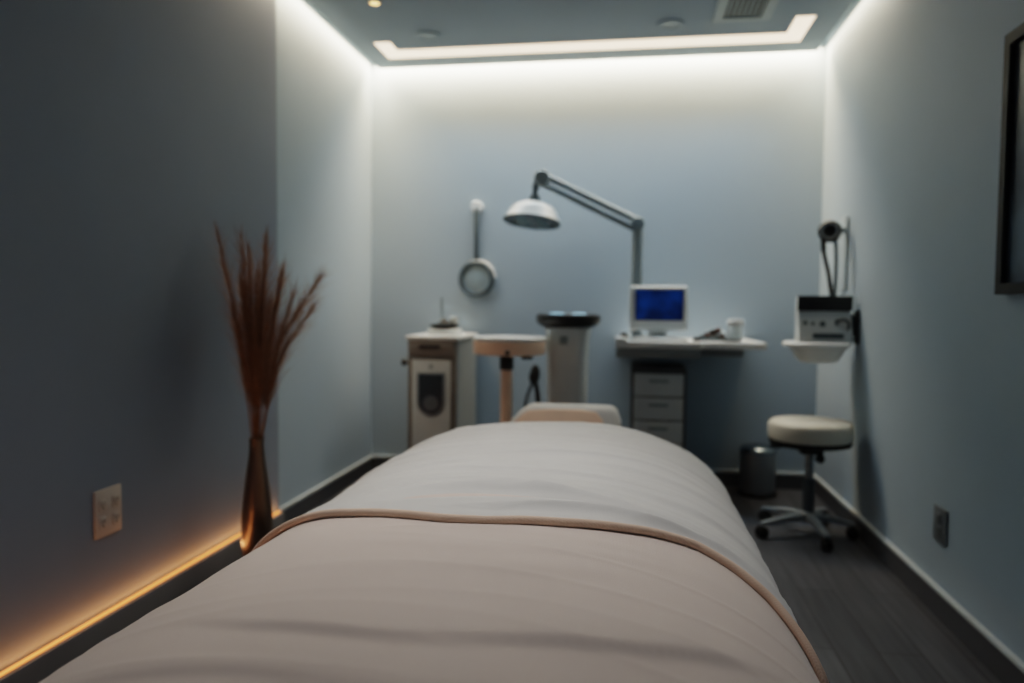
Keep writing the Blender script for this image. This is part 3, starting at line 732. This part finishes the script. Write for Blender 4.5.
# ------------------------------------------------------------------ stool
sx_, sy_ = 0.908, 3.93
st = thing('rolling_stool', 'round cream-topped rolling stool with a five-armed base by the right wall', 'stool', (sx_, sy_, 0))
obj('seat', lathe(BM(), [(0, 0.482), (0.190, 0.482), (0.198, 0.487), (0.2015, 0.500), (0.2015, 0.552), (0.197, 0.566), (0.185, 0.576), (0.10, 0.584), (0, 0.585)], (sx_, sy_, 0), seg=72), VINYL, st, label='cream padded seat')
obj('seat_plate', lathe(BM(), [(0, 0.455), (0.170, 0.455), (0.194, 0.463), (0.198, 0.481), (0, 0.481)], (sx_, sy_, 0), seg=64), RUBBER, st, label='black underside plate')
obj('lever', tube(BM(), spline([(sx_ - 0.02, sy_, 0.448), (sx_ - 0.12, sy_ - 0.06, 0.452), (sx_ - 0.205, sy_ - 0.10, 0.462)], 6), [0.007] * 9 + [0.012] * 4, 12), DARK, st)
obj('mechanism', box(BM(), sx_ - 0.05, sx_ + 0.06, sy_ - 0.04, sy_ + 0.04, 0.41, 0.455, bev=0.01), DARK, st)
obj('knob', lathe(BM(), [(0, 0), (0.016, 0), (0.022, 0.008), (0.022, 0.028), (0.016, 0.034), (0, 0.034)], (sx_ + 0.03, sy_ - 0.035, 0.395), Vector((0.5, -1, 0)), 20), DARK, st)
obj('gas_lift', rod(BM(), (sx_, sy_, 0.24), (sx_, sy_, 0.42), 0.020, seg=24), CHROME, st)
obj('column', rod(BM(), (sx_, sy_, 0.075), (sx_, sy_, 0.285), 0.029, seg=28), DARKG, st)
obj('hub', lathe(BM(), [(0, 0.065), (0.042, 0.065), (0.048, 0.075), (0.044, 0.11), (0.032, 0.12), (0, 0.12)], (sx_, sy_, 0), seg=32), STEEL, st)
for k in range(5):
    a = math.radians(-84 + 72 * k)
    d = Vector((math.cos(a), math.sin(a), 0)); s_ = Vector((-d.y, d.x, 0)); c0 = Vector((sx_, sy_, 0)); R = 0.262 if k != 1 else 0.208
    bm = BM()
    secs = []
    for f, hw, zt, zb in ((0.12, 0.024, 0.112, 0.072), (0.5, 0.020, 0.104, 0.076), (0.9, 0.016, 0.086, 0.066), (1.04, 0.012, 0.080, 0.066)):
        p = c0 + d * R * f
        secs.append([bm.verts.new(p + s_ * hw * q + Vector((0, 0, z))) for q, z in ((-1, zb), (1, zb), (1, zt - 0.006), (0.6, zt), (-0.6, zt), (-1, zt - 0.006))])
    for A, B in zip(secs[:-1], secs[1:]):
        for i in range(6): bm.faces.new((A[i], B[i], B[(i + 1) % 6], A[(i + 1) % 6]))
    bm.faces.new(secs[0]); bm.faces.new(secs[-1])
    arm = obj('base_arm', bm, STEEL, st)
    pc = c0 + d * R
    w = BM()
    for q in (-1, 1):
        lathe(w, [(0, -0.009), (0.022, -0.009), (0.029, -0.004), (0.029, 0.004), (0.022, 0.009), (0, 0.009)], pc + s_ * 0.014 * q + Vector((0, 0, 0.029)), s_, 24)
    lathe(w, [(0, 0.03), (0.010, 0.03), (0.010, 0.066), (0, 0.068)], pc, seg=14)
    obj('caster', w, RUBBER, arm, label='black twin-wheel caster')

# ------------------------------------------------------------------ waste bin
bn = thing('waste_bin', 'small dark steel waste bin on the floor behind the stool', 'bin', (0.79, 4.72, 0))
obj('body', lathe(BM(), [(0, 0.004), (0.100, 0.004), (0.104, 0.010), (0.105, 0.26), (0, 0.26)], (0.79, 4.72, 0), seg=56), STEEL, bn)
obj('base_ring', lathe(BM(), [(0, 0), (0.106, 0), (0.109, 0.005), (0.109, 0.020), (0.104, 0.026), (0, 0.026)], (0.79, 4.72, 0), seg=56), RUBBER, bn)
obj('lid', lathe(BM(), [(0, 0.262), (0.106, 0.262), (0.109, 0.266), (0.107, 0.282), (0.095, 0.296), (0.05, 0.306), (0, 0.308)], (0.79, 4.72, 0), seg=56), CHROME, bn)
obj('pedal', box(BM(), 0.765, 0.815, 4.575, 4.63, 0.012, 0.024, bev=0.004, seg=2), DARK, bn)

# ------------------------------------------------------------------ picture, outlets
pf = thing('framed_picture', 'black framed dark blue picture high on the right wall', 'picture', (XR, 2.2, 1.19))
b = BM()
yA, yB, zA, zB = 1.93, 2.565, 1.188, 1.985
for a in ((yA, yB, zB - 0.035, zB), (yA, yB, zA, zA + 0.035), (yB - 0.035, yB, zA + 0.035, zB - 0.035), (yA, yA + 0.035, zA + 0.035, zB - 0.035)):
    box(b, XR - 0.032, XR - 0.001, *a)
obj('frame', b, FRAME, pf)
obj('print', box(BM(), XR - 0.014, XR - 0.002, yA + 0.035, yB - 0.035, zA + 0.035, zB - 0.035), ART, pf, label='dark blue blurred print')

def outlet(x, side, y0, y1, z0, z1, m, label, gang):
    t = thing('wall_outlet', label, 'wall outlet', (x, (y0 + y1) / 2, z0))
    xa, xb = (x + 0.0005, x + 0.009) if side > 0 else (x - 0.009, x - 0.0005)
    obj('cover_plate', box(BM(), xa, xb, y0, y1, z0, z1, bev=0.003, seg=2), m, t)
    n = gang; w = (y1 - y0) / n
    xi = x + side * 0.0085; xo = x + side * 0.0125
    for g in range(n):
        yc = y0 + w * (g + 0.5)
        for zc in (z0 + (z1 - z0) * 0.31, z0 + (z1 - z0) * 0.69):
            s = obj('socket', box(BM(), min(xi, xo), max(xi, xo), yc - 0.018, yc + 0.018, zc - 0.020, zc + 0.020, bev=0.003, seg=2), m, t)
            hb_ = BM()
            xs = sorted((xo - side * 0.001, xo + side * 0.0006))
            for dy in (-0.007, 0.007): box(hb_, xs[0], xs[1], yc + dy - 0.0015, yc + dy + 0.0015, zc - 0.004, zc + 0.010)
            box(hb_, xs[0], xs[1], yc - 0.003, yc + 0.003, zc - 0.014, zc - 0.008)
            obj('slots', hb_, DARK, s)
outlet(XP, 1, 2.160, 2.288, 0.368, 0.524, OUTLET, 'double wall outlet with warm-lit plate low on the left wall', 2)
outlet(XR, -1, 2.918, 3.03, 0.272, 0.404, OUTLETG, 'grey wall outlet low on the right wall below the picture', 1)

# ------------------------------------------------------------------ lights
def area(name, loc, sx, sy, power, rgb, rot=(0, 0, 0), spread=None):
    l = bpy.data.lights.new(name, 'AREA'); l.shape = 'RECTANGLE'; l.size = sx; l.size_y = sy
    l.energy = power; l.color = rgb
    if spread: l.spread = math.radians(spread)
    o = bpy.data.objects.new(name, l); o.location = loc; o.rotation_euler = rot; COL.objects.link(o)
    return o
WARM = (1.0, 0.75, 0.48)
area('cove_light_back', ((XL + XR) / 2, D - 0.050, HC + 0.055), XR - XL - 0.1, 0.05, 46.0, WARM)
area('cove_light_left', (XL + 0.052, (2.75 + D) / 2, HC + 0.055), 0.05, D - 2.75 - 0.05, 20.0, WARM)
area('cove_light_right', (XR - 0.048, (3.55 + D) / 2, HC + 0.055), 0.05, D - 3.55 - 0.05, 6.5, WARM)
# the light that the ceiling channel gives
area('channel_light', (-0.285, 4.53, HC - 0.009), 2.3, 0.10, 9.0, (0.70, 0.87, 1.0), spread=105)
# amber strip glow, washing up the wall
area('floor_strip_glow', (XP + 0.022, (Y0 + YP) / 2, 0.118), 0.024, YP - Y0 - 0.05, 2.6, (1.0, 0.38, 0.12), rot=(PI, 0, 0))
area('floor_strip_spill', (XP + 0.034, (Y0 + YP) / 2, 0.112), 0.012, YP - Y0 - 0.05, 1.5, (1.0, 0.50, 0.22), rot=(0, -PI * 0.62, 0))
# soft fill light added above the bed, no fixture there
area('overhead_fill', (-0.35, 1.75, HC - 0.02), 0.5, 0.7, 4.4, (1.0, 0.97, 0.955), spread=80)

w = bpy.data.worlds.new('World'); scene.world = w; w.use_nodes = True
w.node_tree.nodes['Background'].inputs['Color'].default_value = (0.50, 0.73, 1.0, 1)
w.node_tree.nodes['Background'].inputs['Strength'].default_value = 0.075

# ------------------------------------------------------------------ camera
yaw, pitch, roll, fpx = 0.1546, -0.0479, 0.0093, 750.26
fw = Vector((-math.sin(yaw) * math.cos(pitch), math.cos(yaw) * math.cos(pitch), math.sin(pitch)))
rt = Vector((math.cos(yaw), math.sin(yaw), 0)); up = rt.cross(fw)
r2 = rt * math.cos(roll) + up * math.sin(roll); u2 = up * math.cos(roll) - rt * math.sin(roll)
cd = bpy.data.cameras.new('camera'); cam = bpy.data.objects.new('camera', cd); COL.objects.link(cam)
cam.matrix_world = Matrix(((r2.x, u2.x, -fw.x, 0), (r2.y, u2.y, -fw.y, 0), (r2.z, u2.z, -fw.z, 1.14), (0, 0, 0, 1)))
cd.sensor_width = 36; cd.lens = fpx / 1024 * 36; cd.clip_start = 0.05
cd.dof.use_dof = True; cd.dof.focus_distance = 1.28; cd.dof.aperture_fstop = 2.0
scene.camera = cam

scene.view_settings.view_transform = 'Filmic'
scene.view_settings.look = 'Medium High Contrast'
scene.view_settings.exposure = 0.0
